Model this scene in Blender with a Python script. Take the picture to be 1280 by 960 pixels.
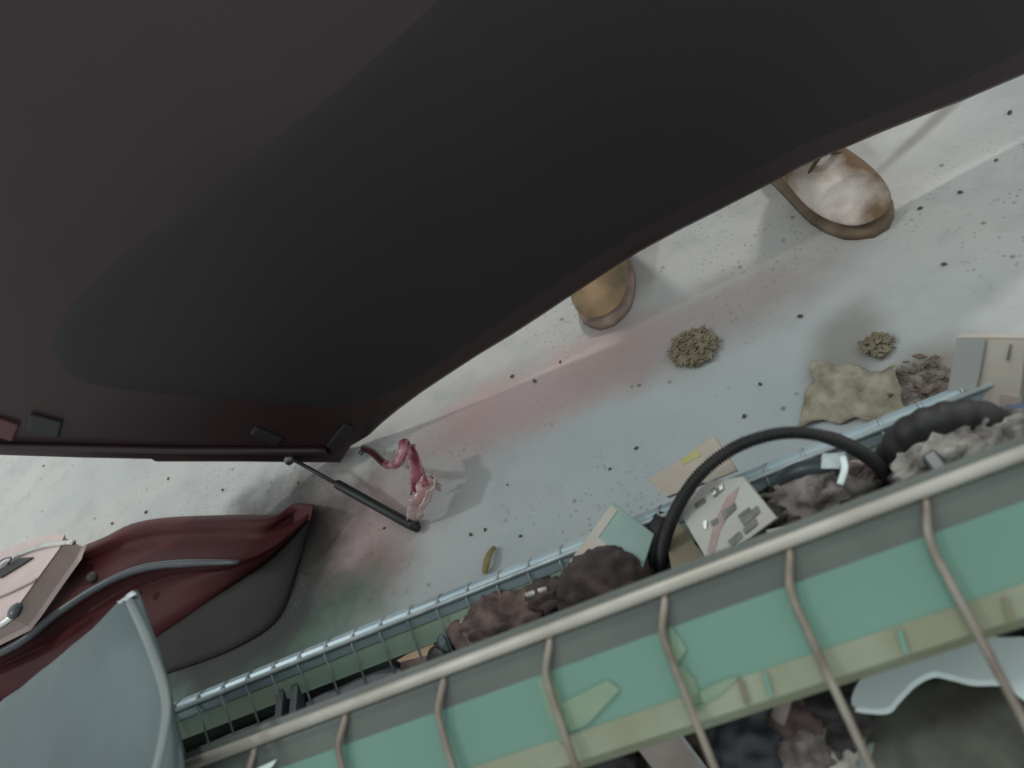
import bpy, bmesh, math, random
from mathutils import Vector, noise, Matrix
random.seed(7)
sc = bpy.context.scene
for o in list(bpy.data.objects): bpy.data.objects.remove(o)
col = sc.collection
V = Vector
# ---------------------------------------------------------------- camera, light
FPX, PITCH, ROLL, CAMH = 924.0, math.radians(42), math.radians(38), 0.8
_F = V((0, math.cos(PITCH), -math.sin(PITCH))); _r0 = V((1, 0, 0)); _u0 = V((0, math.sin(PITCH), math.cos(PITCH)))
_R = _r0*math.cos(ROLL) - _u0*math.sin(ROLL); _U = _r0*math.sin(ROLL) + _u0*math.cos(ROLL)
C0 = V((0, 0, CAMH))
cd = bpy.data.cameras.new('camera'); cam = bpy.data.objects.new('camera', cd); col.objects.link(cam)
cd.sensor_width = 36; cd.lens = 36*FPX/1280; cd.clip_start = .01
cam.matrix_world = Matrix(((_R.x, _U.x, -_F.x, C0.x), (_R.y, _U.y, -_F.y, C0.y), (_R.z, _U.z, -_F.z, C0.z), (0, 0, 0, 1)))
cd.dof.use_dof = True; cd.dof.focus_distance = 1.05; cd.dof.aperture_fstop = 4.5
sc.camera = cam
w = bpy.data.worlds.new('world'); sc.world = w; w.use_nodes = True
w.node_tree.nodes['Background'].inputs[0].default_value = (.93, 1.0, 1.0, 1)
w.node_tree.nodes['Background'].inputs[1].default_value = .96
sd = bpy.data.lights.new('daylight_sun', 'SUN'); sun = bpy.data.objects.new('daylight_sun', sd); col.objects.link(sun)
sd.energy = 1.15; sd.angle = math.radians(3.0); sd.color = (1, .97, .93)
_az, _el = math.radians(-122), math.radians(53)
sdir = V((math.cos(_az)*math.cos(_el), math.sin(_az)*math.cos(_el), -math.sin(_el)))
sun.rotation_euler = sdir.to_track_quat('-Z', 'Y').to_euler()
sd2 = bpy.data.lights.new('skylight_sun', 'SUN'); sun2 = bpy.data.objects.new('skylight_sun', sd2); col.objects.link(sun2)
sd2.energy = .65; sd2.angle = math.radians(4); sd2.color = (.93, 1, 1)
_az2, _el2 = math.radians(-22), math.radians(52)
sun2.rotation_euler = V((math.cos(_az2)*math.cos(_el2), math.sin(_az2)*math.cos(_el2), -math.sin(_el2))).to_track_quat('-Z', 'Y').to_euler()
sc.view_settings.view_transform = 'Standard'; sc.view_settings.look = 'None'
sc.view_settings.gamma = 1; sc.view_settings.exposure = -0.38; sc.view_settings.use_curve_mapping = False

# ---------------------------------------------------------------- placement helpers
def ray(x, y): return _F + _R*((x-640)/FPX) - _U*((y-480)/FPX)
def Z(x, y, z):                       # point at height z
    d = ray(x, y); return C0 + d*((z-CAMH)/d.z)
def D(x, y, t): return C0 + ray(x, y)*t
def PL(x, y, p, n):                   # point on a plane
    d = ray(x, y); return C0 + d*((p-C0).dot(n)/d.dot(n))
_e = V((.947, -.322, 0)).normalized(); _n = V((-_e.y, _e.x, 0))
def W(s, w_, z): return _e*s + _n*w_ + V((0, 0, z))      # rack frame: along, across, up
def LW(p): return (p.dot(_e), p.dot(_n), p.z)

# ---------------------------------------------------------------- materials
def rgb(r, g, b):
    f = lambda c: ((c/255+.055)/1.055)**2.4 if c > 10 else c/255/12.92
    return (f(r), f(g), f(b), 1)
def mat(name, c1, c2=None, scale=8, rough=.6, metal=0, bump=0, bscale=60, coat=0, spec=.5, trans=0, alpha=1, thr=(.35, .65), detail=6):
    m = bpy.data.materials.new(name); m.use_nodes = True; nt = m.node_tree; b = nt.nodes['Principled BSDF']
    b.inputs['Roughness'].default_value = rough; b.inputs['Metallic'].default_value = metal
    b.inputs['Specular IOR Level'].default_value = spec; b.inputs['Coat Weight'].default_value = coat; b.inputs['Coat Roughness'].default_value = .12
    b.inputs['Transmission Weight'].default_value = trans; b.inputs['Alpha'].default_value = alpha
    tc = nt.nodes.new('ShaderNodeTexCoord')
    if c2 is None: c2 = tuple(min(1, c*.8) for c in c1[:3])+(1,)
    n = nt.nodes.new('ShaderNodeTexNoise'); n.inputs['Scale'].default_value = scale; n.inputs['Detail'].default_value = detail
    nt.links.new(tc.outputs['Object'], n.inputs['Vector'])
    r = nt.nodes.new('ShaderNodeValToRGB'); r.color_ramp.elements[0].position = thr[0]; r.color_ramp.elements[1].position = thr[1]
    r.color_ramp.elements[0].color = c1; r.color_ramp.elements[1].color = c2
    nt.links.new(n.outputs['Fac'], r.inputs['Fac']); nt.links.new(r.outputs['Color'], b.inputs['Base Color'])
    if bump:
        n2 = nt.nodes.new('ShaderNodeTexNoise'); n2.inputs['Scale'].default_value = bscale; n2.inputs['Detail'].default_value = 4
        nt.links.new(tc.outputs['Object'], n2.inputs['Vector'])
        bp = nt.nodes.new('ShaderNodeBump'); bp.inputs['Strength'].default_value = bump; bp.inputs['Distance'].default_value = .004
        nt.links.new(n2.outputs['Fac'], bp.inputs['Height']); nt.links.new(bp.outputs['Normal'], b.inputs['Normal'])
    return m

# ---------------------------------------------------------------- object helpers
def link(name, me, m, parent=None, smooth=True):
    o = bpy.data.objects.new(name, me); col.objects.link(o)
    if m is not None:
        me.materials.clear(); me.materials.append(m)
    if smooth:
        for p in me.polygons: p.use_smooth = True
    if parent is not None: o.parent = parent; o.matrix_parent_inverse = Matrix.Translation(-parent.location)
    return o
def tag(o, label=None, cat=None, group=None, kind=None):
    if label: o['label'] = label
    if cat: o['category'] = cat
    if group: o['group'] = group
    if kind: o['kind'] = kind
    return o
def thing(name, label, cat, loc, group=None):
    o = bpy.data.objects.new(name, None); col.objects.link(o); o.location = loc; o.empty_display_size = .05
    return tag(o, label, cat, group)
def mesh(name, vs, fs):
    me = bpy.data.meshes.new(name); me.from_pydata([tuple(v) for v in vs], [], fs); me.update()
    bm = bmesh.new(); bm.from_mesh(me); bmesh.ops.recalc_face_normals(bm, faces=bm.faces); bm.to_mesh(me); bm.free()
    return me
def spline(pts, n):
    pts = [V(p) for p in pts]; out = []
    k = len(pts)
    for i in range(n+1):
        t = i*(k-1)/n; j = min(int(t), k-2); u = t-j
        p0 = pts[max(j-1, 0)]; p1 = pts[j]; p2 = pts[j+1]; p3 = pts[min(j+2, k-1)]
        out.append(.5*((2*p1)+(p2-p0)*u+(2*p0-5*p1+4*p2-p3)*u*u+(3*p1-p0-3*p2+p3)*u**3))
    return out
def tube(name, pts, r, seg=10, corr=0, flat=None):
    """swept tube; r a number or list; corr = rib depth of a corrugated pipe"""
    vs, fs = [], []; N = len(pts); prev = None
    for i, p in enumerate(pts):
        t = (pts[min(i+1, N-1)]-pts[max(i-1, 0)]).normalized()
        a = prev if prev is not None else (V((0, 0, 1)) if abs(t.z) < .9 else V((1, 0, 0)))
        a = (a-t*a.dot(t)).normalized(); prev = a; b = t.cross(a)
        rr = r[i] if isinstance(r, (list, tuple)) else r
        if corr: rr += corr*(1 if (i//2) % 2 == 0 else -1)
        fa, fb = flat if flat else (1, 1)
        for k in range(seg):
            th = 2*math.pi*k/seg; vs.append(p+a*(rr*fa*math.cos(th))+b*(rr*fb*math.sin(th)))
    for i in range(N-1):
        for k in range(seg):
            fs.append((i*seg+k, i*seg+(k+1) % seg, (i+1)*seg+(k+1) % seg, (i+1)*seg+k))
    fs.append(tuple(range(seg))[::-1]); fs.append(tuple((N-1)*seg+k for k in range(seg)))
    return mesh(name, vs, fs)
def grid_sheet(name, rows, th):
    """rows of points -> curved sheet with real thickness"""
    nr, nc = len(rows), len(rows[0]); P = rows; Nn = []
    for i in range(nr):
        for j in range(nc):
            a = P[min(i+1, nr-1)][j]-P[max(i-1, 0)][j]; b = P[i][min(j+1, nc-1)]-P[i][max(j-1, 0)]
            n = a.cross(b); Nn.append(n.normalized() if n.length > 1e-9 else V((0, 0, 1)))
    flat = [p for r_ in P for p in r_]
    vs = [p+n*(th/2) for p, n in zip(flat, Nn)] + [p-n*(th/2) for p, n in zip(flat, Nn)]; M = nr*nc; fs = []
    for i in range(nr-1):
        for j in range(nc-1):
            a = i*nc+j; q = (a, a+1, a+nc+1, a+nc); fs.append(q); fs.append(tuple(x+M for x in q[::-1]))
    bd = [j for j in range(nc)] + [i*nc+nc-1 for i in range(1, nr)] + [(nr-1)*nc+j for j in range(nc-2, -1, -1)] + [i*nc for i in range(nr-2, 0, -1)]
    for k in range(len(bd)):
        a, b = bd[k], bd[(k+1) % len(bd)]; fs.append((b, a, a+M, b+M))
    return mesh(name, vs, fs)
def prism(name, poly, n, th, bev=0):
    """outline (3-D points) thickened along n, with a softened edge"""
    c = sum(poly, V())/len(poly); k = len(poly); n = n.normalized(); rings = []
    def ring(off, inset):
        out = []
        for i, p in enumerate(poly):
            a = (poly[(i+1) % k]-poly[i-1]); d = n.cross(a).normalized()
            if d.dot(c-p) < 0 and k < 7: d = -d
            out.append(p+n*off+d*inset)
        rings.append(out)
    if bev: ring(-th/2, bev); ring(-th/2+bev, 0); ring(th/2-bev, 0); ring(th/2, bev)
    else: ring(-th/2, 0); ring(th/2, 0)
    vs = [p for r_ in rings for p in r_]; fs = []
    for i in range(len(rings)-1):
        for j in range(k): fs.append((i*k+j, i*k+(j+1) % k, (i+1)*k+(j+1) % k, (i+1)*k+j))
    fs.append(tuple(range(k))[::-1]); fs.append(tuple((len(rings)-1)*k+j for j in range(k)))
    return mesh(name, vs, fs)
def box(name, c, ax, ay, az, bev=.0):
    vs = [c+ax*i+ay*j+az*k for i in (-1, 1) for j in (-1, 1) for k in (-1, 1)]
    fs = [(0, 1, 3, 2), (4, 6, 7, 5), (0, 4, 5, 1), (2, 3, 7, 6), (0, 2, 6, 4), (1, 5, 7, 3)]
    me = mesh(name, vs, fs)
    if bev:
        bm = bmesh.new(); bm.from_mesh(me); bmesh.ops.bevel(bm, geom=bm.edges[:], offset=bev, segments=2, affect='EDGES', profile=.6); bm.to_mesh(me); bm.free()
    return me
def lump(name, c, ax, ay, az, amp=.25, freq=3, sub=4, seed=0, sharp=False):
    """crumpled soft body on axes ax, ay, az"""
    bm = bmesh.new(); bmesh.ops.create_icosphere(bm, subdivisions=sub, radius=1); off = V((seed*3.7, seed*1.3, seed*7.1))
    for v in bm.verts:
        p = v.co.copy(); d = noise.fractal(p*freq*.5+off, 1, 2, 4)
        if sharp: d = -abs(noise.noise(p*freq*.6+off))*1.6+.5+.3*noise.noise(p*freq*1.7+off)
        p *= 1+amp*d; v.co = c+ax*p.x+ay*p.y+az*p.z
    me = bpy.data.meshes.new(name); bmesh.ops.recalc_face_normals(bm, faces=bm.faces); bm.to_mesh(me); bm.free(); return me
def crumple_sheet(name, corners, n=14, amp=.008, th=.0015, freq=30, seed=0, bow=0, ragged=0):
    a, b, c, d = corners; rows = []; nn = (b-a).cross(d-a).normalized()
    if nn.z < 0: nn = -nn
    for i in range(n+1):
        r_ = []
        for j in range(n+1):
            u, v = j/n, i/n; p = (a*(1-u)+b*u)*(1-v)+(d*(1-u)+c*u)*v; rg_ = max(abs(u-.5), abs(v-.5))*2; p = p+V((noise.noise(p*35), noise.noise(p*35+V((4, 4, 4))), 0))*(ragged*rg_)
            q = p*freq+V((seed*5.1, seed*2.2, 0)); p = p+nn*(amp*noise.fractal(q, 1, 2, 3)+bow*math.sin(math.pi*u)); 
            e_ = V((noise.noise(q*.8), noise.noise(q*.8+V((9, 9, 9))), 0))*amp*.6; r_.append(p+e_)
        rows.append(r_)
    return grid_sheet(name, rows, th)
def lathe(name, c, axis, prof, seg=24):
    axis = axis.normalized(); a = axis.orthogonal().normalized(); b = axis.cross(a); vs, fs = [], []
    for r_, h in prof:
        for k in range(seg):
            t = 2*math.pi*k/seg; vs.append(c+axis*h+a*(r_*math.cos(t))+b*(r_*math.sin(t)))
    for i in range(len(prof)-1):
        for k in range(seg): fs.append((i*seg+k, i*seg+(k+1) % seg, (i+1)*seg+(k+1) % seg, (i+1)*seg+k))
    fs.append(tuple(range(seg))[::-1]); fs.append(tuple((len(prof)-1)*seg+k for k in range(seg)))
    return mesh(name, vs, fs)

# ================================================================ SETTING: floor
def floor_material():
    m = bpy.data.materials.new('concrete_floor'); m.use_nodes = True; nt = m.node_tree; b = nt.nodes['Principled BSDF']; N = nt.nodes.new; Lk = nt.links.new
    b.inputs['Roughness'].default_value = .7; b.inputs['Specular IOR Level'].default_value = .3
    tc = N('ShaderNodeTexCoord'); P = tc.outputs['Object']
    def nz(scale, detail=5, rough=.6):
        n = N('ShaderNodeTexNoise'); n.inputs['Scale'].default_value = scale; n.inputs['Detail'].default_value = detail; n.inputs['Roughness'].default_value = rough
        Lk(P, n.inputs['Vector']); return n.outputs['Fac']
    def mr(src, a, b_, c, d):
        n = N('ShaderNodeMapRange'); n.interpolation_type = 'SMOOTHSTEP'; Lk(src, n.inputs[0])
        for i, v in enumerate((a, b_, c, d)): n.inputs[i+1].default_value = v
        return n.outputs[0]
    def mix(f, a, c):
        n = N('ShaderNodeMix'); n.data_type = 'RGBA'; Lk(f, n.inputs['Factor'])
        if isinstance(a, tuple): n.inputs[6].default_value = a
        else: Lk(a, n.inputs[6])
        n.inputs[7].default_value = c; return n.outputs[2]
    def math_(op, a, c):
        n = N('ShaderNodeMath'); n.operation = op
        for i, v in enumerate((a, c)):
            if isinstance(v, float): n.inputs[i].default_value = v
            else: Lk(v, n.inputs[i])
        return n.outputs[0]
    colr = mix(mr(nz(2.2), .35, .65, 0, 1), rgb(190, 188, 184), rgb(172, 175, 174))
    colr = mix(mr(nz(14), .45, .75, 0, .5), colr, rgb(158, 158, 156))
    # green overspray, grime, pink and bluish tints, and painted bumper shade on the concrete
    def stain_shade(pt, ang, sx, sy, c, amt, edge=.5):
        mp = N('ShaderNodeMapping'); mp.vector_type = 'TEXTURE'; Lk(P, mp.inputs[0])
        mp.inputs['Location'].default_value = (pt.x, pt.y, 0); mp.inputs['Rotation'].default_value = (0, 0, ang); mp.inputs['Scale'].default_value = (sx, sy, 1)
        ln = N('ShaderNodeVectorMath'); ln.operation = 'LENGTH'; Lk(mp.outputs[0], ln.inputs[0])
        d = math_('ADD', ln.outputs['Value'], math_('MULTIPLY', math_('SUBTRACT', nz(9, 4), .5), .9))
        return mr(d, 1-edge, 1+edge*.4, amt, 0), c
    for px, ang, sx, sy, c, amt, edge in STAINS_SHADE:
        f, c = stain_shade(Z(px[0], px[1], 0), ang, sx, sy, c, amt, edge); colr = mix(f, colr, c)
    # grit
    v = N('ShaderNodeTexVoronoi'); v.inputs['Scale'].default_value = 38; Lk(P, v.inputs['Vector'])
    g = math_('MULTIPLY', mr(v.outputs['Distance'], .05, .2, 1, 0), mr(nz(6, 3), .5, .62, 0, .75))
    colr = mix(g, colr, rgb(92, 90, 84))
    v2 = N('ShaderNodeTexVoronoi'); v2.inputs['Scale'].default_value = 95; Lk(P, v2.inputs['Vector'])
    g2 = math_('MULTIPLY', mr(v2.outputs['Distance'], .08, .3, 1, 0), mr(nz(3, 3), .42, .62, 0, .5))
    colr = mix(g2, colr, rgb(105, 104, 98))
    Lk(colr, b.inputs['Base Color'])
    bp = N('ShaderNodeBump'); bp.inputs['Strength'].default_value = .25; bp.inputs['Distance'].default_value = .003; Lk(nz(120, 4), bp.inputs['Height']); Lk(bp.outputs[0], b.inputs['Normal'])
    return m
PINK = rgb(178, 148, 146); GREEN = rgb(88, 122, 106); BLUE = rgb(176, 187, 190); SHADE = rgb(66, 64, 62); BROWN = rgb(128, 108, 92)
STAINS_SHADE = [((800, 640), .0, .55, .30, BLUE, .5, .6),
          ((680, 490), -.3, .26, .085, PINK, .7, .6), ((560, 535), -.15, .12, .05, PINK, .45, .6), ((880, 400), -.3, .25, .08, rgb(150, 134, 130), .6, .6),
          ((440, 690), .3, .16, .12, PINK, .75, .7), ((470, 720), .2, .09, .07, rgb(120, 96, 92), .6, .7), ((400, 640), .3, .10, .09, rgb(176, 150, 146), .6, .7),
          ((300, 830), -.3, .30, .11, GREEN, .85, .5), ((180, 800), -.3, .22, .16, GREEN, .8, .5), ((318, 735), .5, .24, .21, SHADE, .95, .5), ((220, 800), -.3, .13, .10, SHADE, .8, .6),  # the dark entries paint the bumper's soft shadow into the concrete
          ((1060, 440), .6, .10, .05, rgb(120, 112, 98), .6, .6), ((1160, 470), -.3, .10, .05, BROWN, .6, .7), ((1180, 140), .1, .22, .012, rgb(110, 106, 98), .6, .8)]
fl = mesh('floor', [V((-9, -7, 0)), V((9, -7, 0)), V((9, 11, 0)), V((-9, 11, 0)), V((-9, -7, -.1)), V((9, -7, -.1)), V((9, 11, -.1)), V((-9, 11, -.1))],
          [(0, 1, 2, 3), (4, 7, 6, 5), (0, 4, 5, 1), (1, 5, 6, 2), (2, 6, 7, 3), (3, 7, 4, 0)])
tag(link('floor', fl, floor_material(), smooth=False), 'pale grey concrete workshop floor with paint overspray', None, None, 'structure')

# ================================================================ TAILGATE
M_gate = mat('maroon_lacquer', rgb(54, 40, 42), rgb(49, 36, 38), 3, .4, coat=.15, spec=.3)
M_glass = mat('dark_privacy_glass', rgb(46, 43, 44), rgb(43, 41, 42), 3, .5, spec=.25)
M_black = mat('black_plastic', rgb(38, 38, 38), rgb(30, 30, 30), 20, .5)
M_rub = mat('black_rubber', rgb(48, 47, 46), rgb(38, 38, 38), 30, .6)
M_steel = mat('dull_steel', rgb(120, 118, 112), rgb(96, 92, 86), 40, .4, metal=.7)
gB = Z(452, 560, .015); gC = Z(1280, 95, .085); gh = (gC-gB).normalized(); _hh = V((gh.x, gh.y, 0)).normalized(); gback = V((-_hh.y, _hh.x, 0))
_ln = math.radians(5); gup0 = gback*math.sin(_ln)+V((0, 0, math.cos(_ln))); gN = gh.cross(gup0).normalized(); gv = gN.cross(gh).normalized()
if gv.z < 0: gv = -gv
gN = gh.cross(gv); 
if gN.dot(C0-gB) < 0: gN = -gN
def GP(x, y, off=0.0): return PL(x, y, gB+gN*off, gN)
def UV(u, v, off=0.0): return gB+gh*u+gv*v+gN*off
def guv(p): return ((p-gB).dot(gh), (p-gB).dot(gv))
gate = thing('car_tailgate', 'dark maroon car tailgate standing on its corner with a dangling gas strut', 'car part', V((gB.x, gB.y, 0)))
edge_px = [(462, 545), (478, 530), (500, 512), (530, 490), (560, 470), (600, 444), (640, 420), (680, 394), (720, 367), (760, 341), (800, 316), (850, 289), (900, 264), (950, 238), (1000, 211), (1050, 189), (1100, 168), (1150, 148), (1200, 129), (1240, 112), (1280, 95)]
low_px = [(440, 558), (426, 579), (380, 579), (300, 578), (196, 578), (190, 575), (100, 573), (0, 570)]
right = [guv(GP(*p)) for p in edge_px]; left = [guv(GP(*p)) for p in low_px]
uC, vC = right[-1]; uA, vA = left[-1]
dA = (left[-1][0]-left[1][0], left[-1][1]-left[1][1]); kA = math.hypot(*dA); dA = (dA[0]/kA, dA[1]/kA)
A2 = (uA+dA[0]*.22, vA+dA[1]*.22)
top_pts = [(uC+.08, vC+.03), (uC+.12, vC+.08), (uC+.10, vC+.16), (uC-.15, vC+.33), (uC-.45, vC+.56), (uC-.8, vC+.76), (uC-1.15, vC+.86), (A2[0]+.08, A2[1]+.26), (A2[0]-.02, A2[1]+.16), (A2[0]-.03, A2[1]+.06)]
top_s = [(p.x, p.y) for p in spline([V((a, b, 0)) for a, b in top_pts], 36)]
outl = right + top_s + [A2] + left[::-1]
def top_v(u): return max(b for a, b in top_s if abs(a-u) < .08)
def rim(poly, rings, name, fillback=True):
    """solid slab: rings = (inset, offset along normal) from back to front"""
    k = len(poly); ar = sum(poly[i-1][0]*poly[i][1]-poly[i][0]*poly[i-1][1] for i in range(k)); sg = 1 if ar > 0 else -1; vs, fs = [], []
    for ins, off in rings:
        for i in range(k):
            a = poly[i-1]; b = poly[(i+1) % k]; tx, ty = b[0]-a[0], b[1]-a[1]; L_ = math.hypot(tx, ty) or 1
            vs.append(UV(poly[i][0]-sg*ty/L_*ins, poly[i][1]+sg*tx/L_*ins, off))
    for r_ in range(len(rings)-1):
        for j in range(k): fs.append((r_*k+j, r_*k+(j+1) % k, (r_+1)*k+(j+1) % k, (r_+1)*k+j))
    fs.append(tuple(range(k))[::-1]); fs.append(tuple((len(rings)-1)*k+j for j in range(k)))
    return mesh(name, vs, fs)
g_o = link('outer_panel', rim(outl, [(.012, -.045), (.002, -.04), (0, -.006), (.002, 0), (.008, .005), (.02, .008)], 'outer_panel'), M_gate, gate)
def autosmooth(o, ang=35):
    md = o.modifiers.new('edges', 'EDGE_SPLIT'); md.split_angle = math.radians(ang)
autosmooth(g_o, 25)
win_px = [(1278, 70), (1200, 106), (1100, 146), (1000, 187), (900, 240), (800, 292), (720, 342), (640, 396), (570, 444), (520, 478), (470, 502), (400, 512), (300, 503), (200, 496), (120, 486), (80, 470), (62, 440), (68, 408), (95, 370), (150, 318), (230, 258), (320, 190), (420, 112), (500, 42), (545, 0), (600, -55)]
win = [guv(GP(*p, .012)) for p in win_px]
win += [(uC-.42, vC+.50), (uC-.15, vC+.29), (uC+.03, vC+.15), (uC+.06, vC+.09), (uC+.04, vC+.055)]
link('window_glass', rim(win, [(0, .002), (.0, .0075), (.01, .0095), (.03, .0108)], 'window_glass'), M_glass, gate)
autosmooth(gate.children[-1], 20)
# pressed lower sill along the window
def strip(pxs, width, off, name, m, th=.006, parent=gate):
    pts = [GP(*p, off) for p in pxs]; pts = spline(pts, 24); rows = [[p+gv*(width*k) for p in pts] for k in (-.5, -.2, .2, .5)]
    for k, r_ in enumerate(rows):
        if k in (1, 2): rows[k] = [p+gN*.006 for p in r_]
    return link(name, grid_sheet(name, rows, th), m, parent)
strip([(-40, 557), (100, 560), (250, 563), (410, 563)], .016, .010, 'sill_flange', M_gate)
def gbox(px, hw, hh, off, th, name, m, ang=0, bev=.003):
    c = GP(*px, off); a = (gh*math.cos(ang)+gv*math.sin(ang)); b = (-gh*math.sin(ang)+gv*math.cos(ang))
    return link(name, box(name, c, a*hw, b*hh, gN*th, bev), m, gate, False)
gbox((333, 545), .010, .024, .010, .004, 'hinge_bracket', M_black, .3)
gbox((425, 546), .030, .009, .010, .004, 'hinge_bracket', M_black, .35)
gbox((6, 536), .020, .016, .010, .004, 'red_reflection', mat('painted_red_reflection', rgb(92, 48, 55), rgb(70, 36, 42), 30, .3), .4)  # reddish reflection on the gate, put in as a small coloured plate
gbox((56, 532), .018, .022, .010, .004, 'lamp_bracket', M_black, .5)
# gas strut
ball = GP(362, 572, .012); tip = Z(515, 657, .012); mid = ball.lerp(tip, .41)
strut = link('gas_strut', tube('gas_strut', [mid, mid.lerp(tip, .02), mid.lerp(tip, .97), tip], [.0062, .0075, .0075, .006], 14), M_black, gate)
rod = link('piston_rod', tube('piston_rod', [ball, mid.lerp(tip, .05)], .0033, 10), M_black, strut)
ax = (tip-mid).normalized(); sd_ = ax.cross(V((0, 0, 1))).normalized()
link('end_socket', lathe('end_socket', tip-sd_*.011, sd_, [(.005, 0), (.0085, .002), (.009, .008), (.0085, .014), (.005, .017)], 14), M_black, strut)
link('end_socket', tube('end_socket', [tip-ax*.004, tip+ax*.012], [.0075, .006], 12), M_black, strut)
link('ball_stud', lathe('ball_stud', ball-gN*.012, gN, [(.004, 0), (.004, .01), (.008, .012), (.009, .018), (.006, .024)], 14), M_steel, gate)
# wiring harness wrapped in masking film
M_film = mat('pink_masking_film', rgb(188, 130, 142), rgb(136, 66, 84), 40, .22, spec=.7, thr=(.4, .6))
M_film2 = mat('clear_masking_film', rgb(226, 208, 204), rgb(190, 152, 152), 40, .18, spec=.8, thr=(.4, .6))
M_sleeve = mat('oxblood_sleeve', rgb(74, 26, 32), rgb(52, 20, 24), 20, .4)
hp = spline([GP(455, 560, .0), Z(466, 566, .03), Z(482, 580, .05), Z(497, 580, .075), Z(504, 566, .09), Z(505, 555, .09), Z(511, 556, .085)], 28)
har = link('wiring_harness', tube('wiring_harness', hp, [.0065-.0015*i/28 for i in range(29)], 12), M_sleeve, gate)
link('film_wrap', tube('film_wrap', [p+V((0, 0, .0015)) for p in hp[10:28]], [.0072-.0003*(i % 3) for i in range(18)], 12), M_film, har)
def film(a, bts, wd, seed, name, m):
    rows = []
    pts = spline(bts, 22)
    for i, p in enumerate(pts):
        r_ = []
        for j in range(13):
            u = j/12-.5; ww = wd(i/22); sd2 = V((.85, -.5, .1)).normalized()
            q = p+sd2*(u*ww); dd = noise.fractal(q*60+V((seed, 0, 0)), 1, 2, 3)
            r_.append(q+V((0, 0, 1))*(.008*dd+.010*math.cos(u*9+i*.15))+sd2*(.003*noise.noise(q*90)))
        rows.append(r_)
    return link(name, grid_sheet(name, rows, .0012), m, har)
film(0, [Z(510, 555, .08), Z(518, 580, .08), Z(524, 600, .065), Z(527, 615, .05)], lambda t: .018+.022*t, 3, 'film_wrap', M_film)
film(0, [Z(530, 598, .058), Z(529, 615, .055), Z(524, 632, .045), Z(519, 650, .02)], lambda t: .050-.024*t, 8, 'loose_film', M_film2)
film(0, [Z(534, 592, .05), Z(541, 603, .035), Z(546, 610, .02)], lambda t: .014+.006*t, 12, 'loose_film', M_film2)
for a, b in (((455, 560), (448, 567)), ((457, 562), (451, 569))):
    link('wire_end', tube('wire_end', [GP(*a, .012), GP(*b, .02)], .0016, 6), M_black, har)

# ================================================================ PERSON (only the toes of the shoes show past the tailgate)
M_tr = mat('navy_work_trousers', rgb(58, 62, 74), rgb(48, 50, 60), 20, .85); M_jk = mat('grey_work_shirt', rgb(104, 108, 112), rgb(90, 92, 96), 12, .85)
M_skin = mat('skin', rgb(170, 120, 96), rgb(158, 108, 86), 10, .55); M_hair = mat('dark_hair', rgb(34, 28, 24), rgb(24, 20, 18), 60, .6)
pers = thing('person', 'person standing behind the maroon tailgate in paint-spattered brown shoes', 'person', V((.5, 1.0, 0)))
def skin_mesh(name, verts, edges, radii, root, m, parent, sub=1):
    me = bpy.data.meshes.new(name); me.from_pydata([tuple(v) for v in verts], edges, []); me.update()
    o = bpy.data.objects.new(name, me); col.objects.link(o)
    md = o.modifiers.new('skin', 'SKIN'); md.use_smooth_shade = True
    for i, r_ in enumerate(radii):
        s = me.skin_vertices[0].data[i]; s.radius = (r_, r_) if isinstance(r_, float) else r_; s.use_root = (i == root)
    ss = o.modifiers.new('sub', 'SUBSURF'); ss.levels = sub; ss.render_levels = sub
    me.materials.append(m)
    if parent: o.parent = parent; o.matrix_parent_inverse = Matrix.Translation(-parent.location)
    return o
SR, SL = V((.535, .668, 0)), V((.176, .858, 0))           # toe tips
dR, dL = V((.14, .99, 0)).normalized(), V((.52, .85, 0)).normalized()
anR, anL = SR+dR*.235, SL+dL*.235
pel = V((.62, 1.24, .90))
kR = anR.lerp(pel, .5)+V((.02, -.05, .04)); kL = anL.lerp(pel, .5)+V((-.03, -.06, .04))
px_ = V((.80, -.42, 0)).normalized(); fw = V((-.42, -.80, 0)).normalized()
hR, hL = pel+px_*.10-V((0, 0, .04)), pel-px_*.10-V((0, 0, .04))
ch = pel+V((.02, .06, .36)); nk = ch+V((0, .0, .17)); hd = nk+V((0, 0, .10))+fw*.03
shR, shL = ch+px_*.19+V((0, 0, .09)), ch-px_*.19+V((0, 0, .09))
haR, haL = UV(.80, top_v(.86)-.045, -.085), UV(.36, top_v(.42)-.045, -.085)
elR, elL = shR.lerp(haR, .5)+px_*.10-V((0, 0, .10)), shL.lerp(haL, .5)-px_*.08-V((0, 0, .12))
bv = [pel, pel+V((0, 0, .16)), ch, nk, hd-V((0, 0, .02)), hd+V((0, 0, .10)), hR, kR, anR+V((0, 0, .09)), hL, kL, anL+V((0, 0, .09)), shR, elR, haR, shL, elL, haL]
be = [(0, 1), (1, 2), (2, 3), (3, 4), (4, 5), (0, 6), (6, 7), (7, 8), (0, 9), (9, 10), (10, 11), (2, 12), (12, 13), (13, 14), (2, 15), (15, 16), (16, 17)]
br = [.12, .11, .12, .05, .085, .075, .08, .05, .036, .08, .05, .036, .055, .038, .026, .055, .038, .026]
nb = len(bv)
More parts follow.
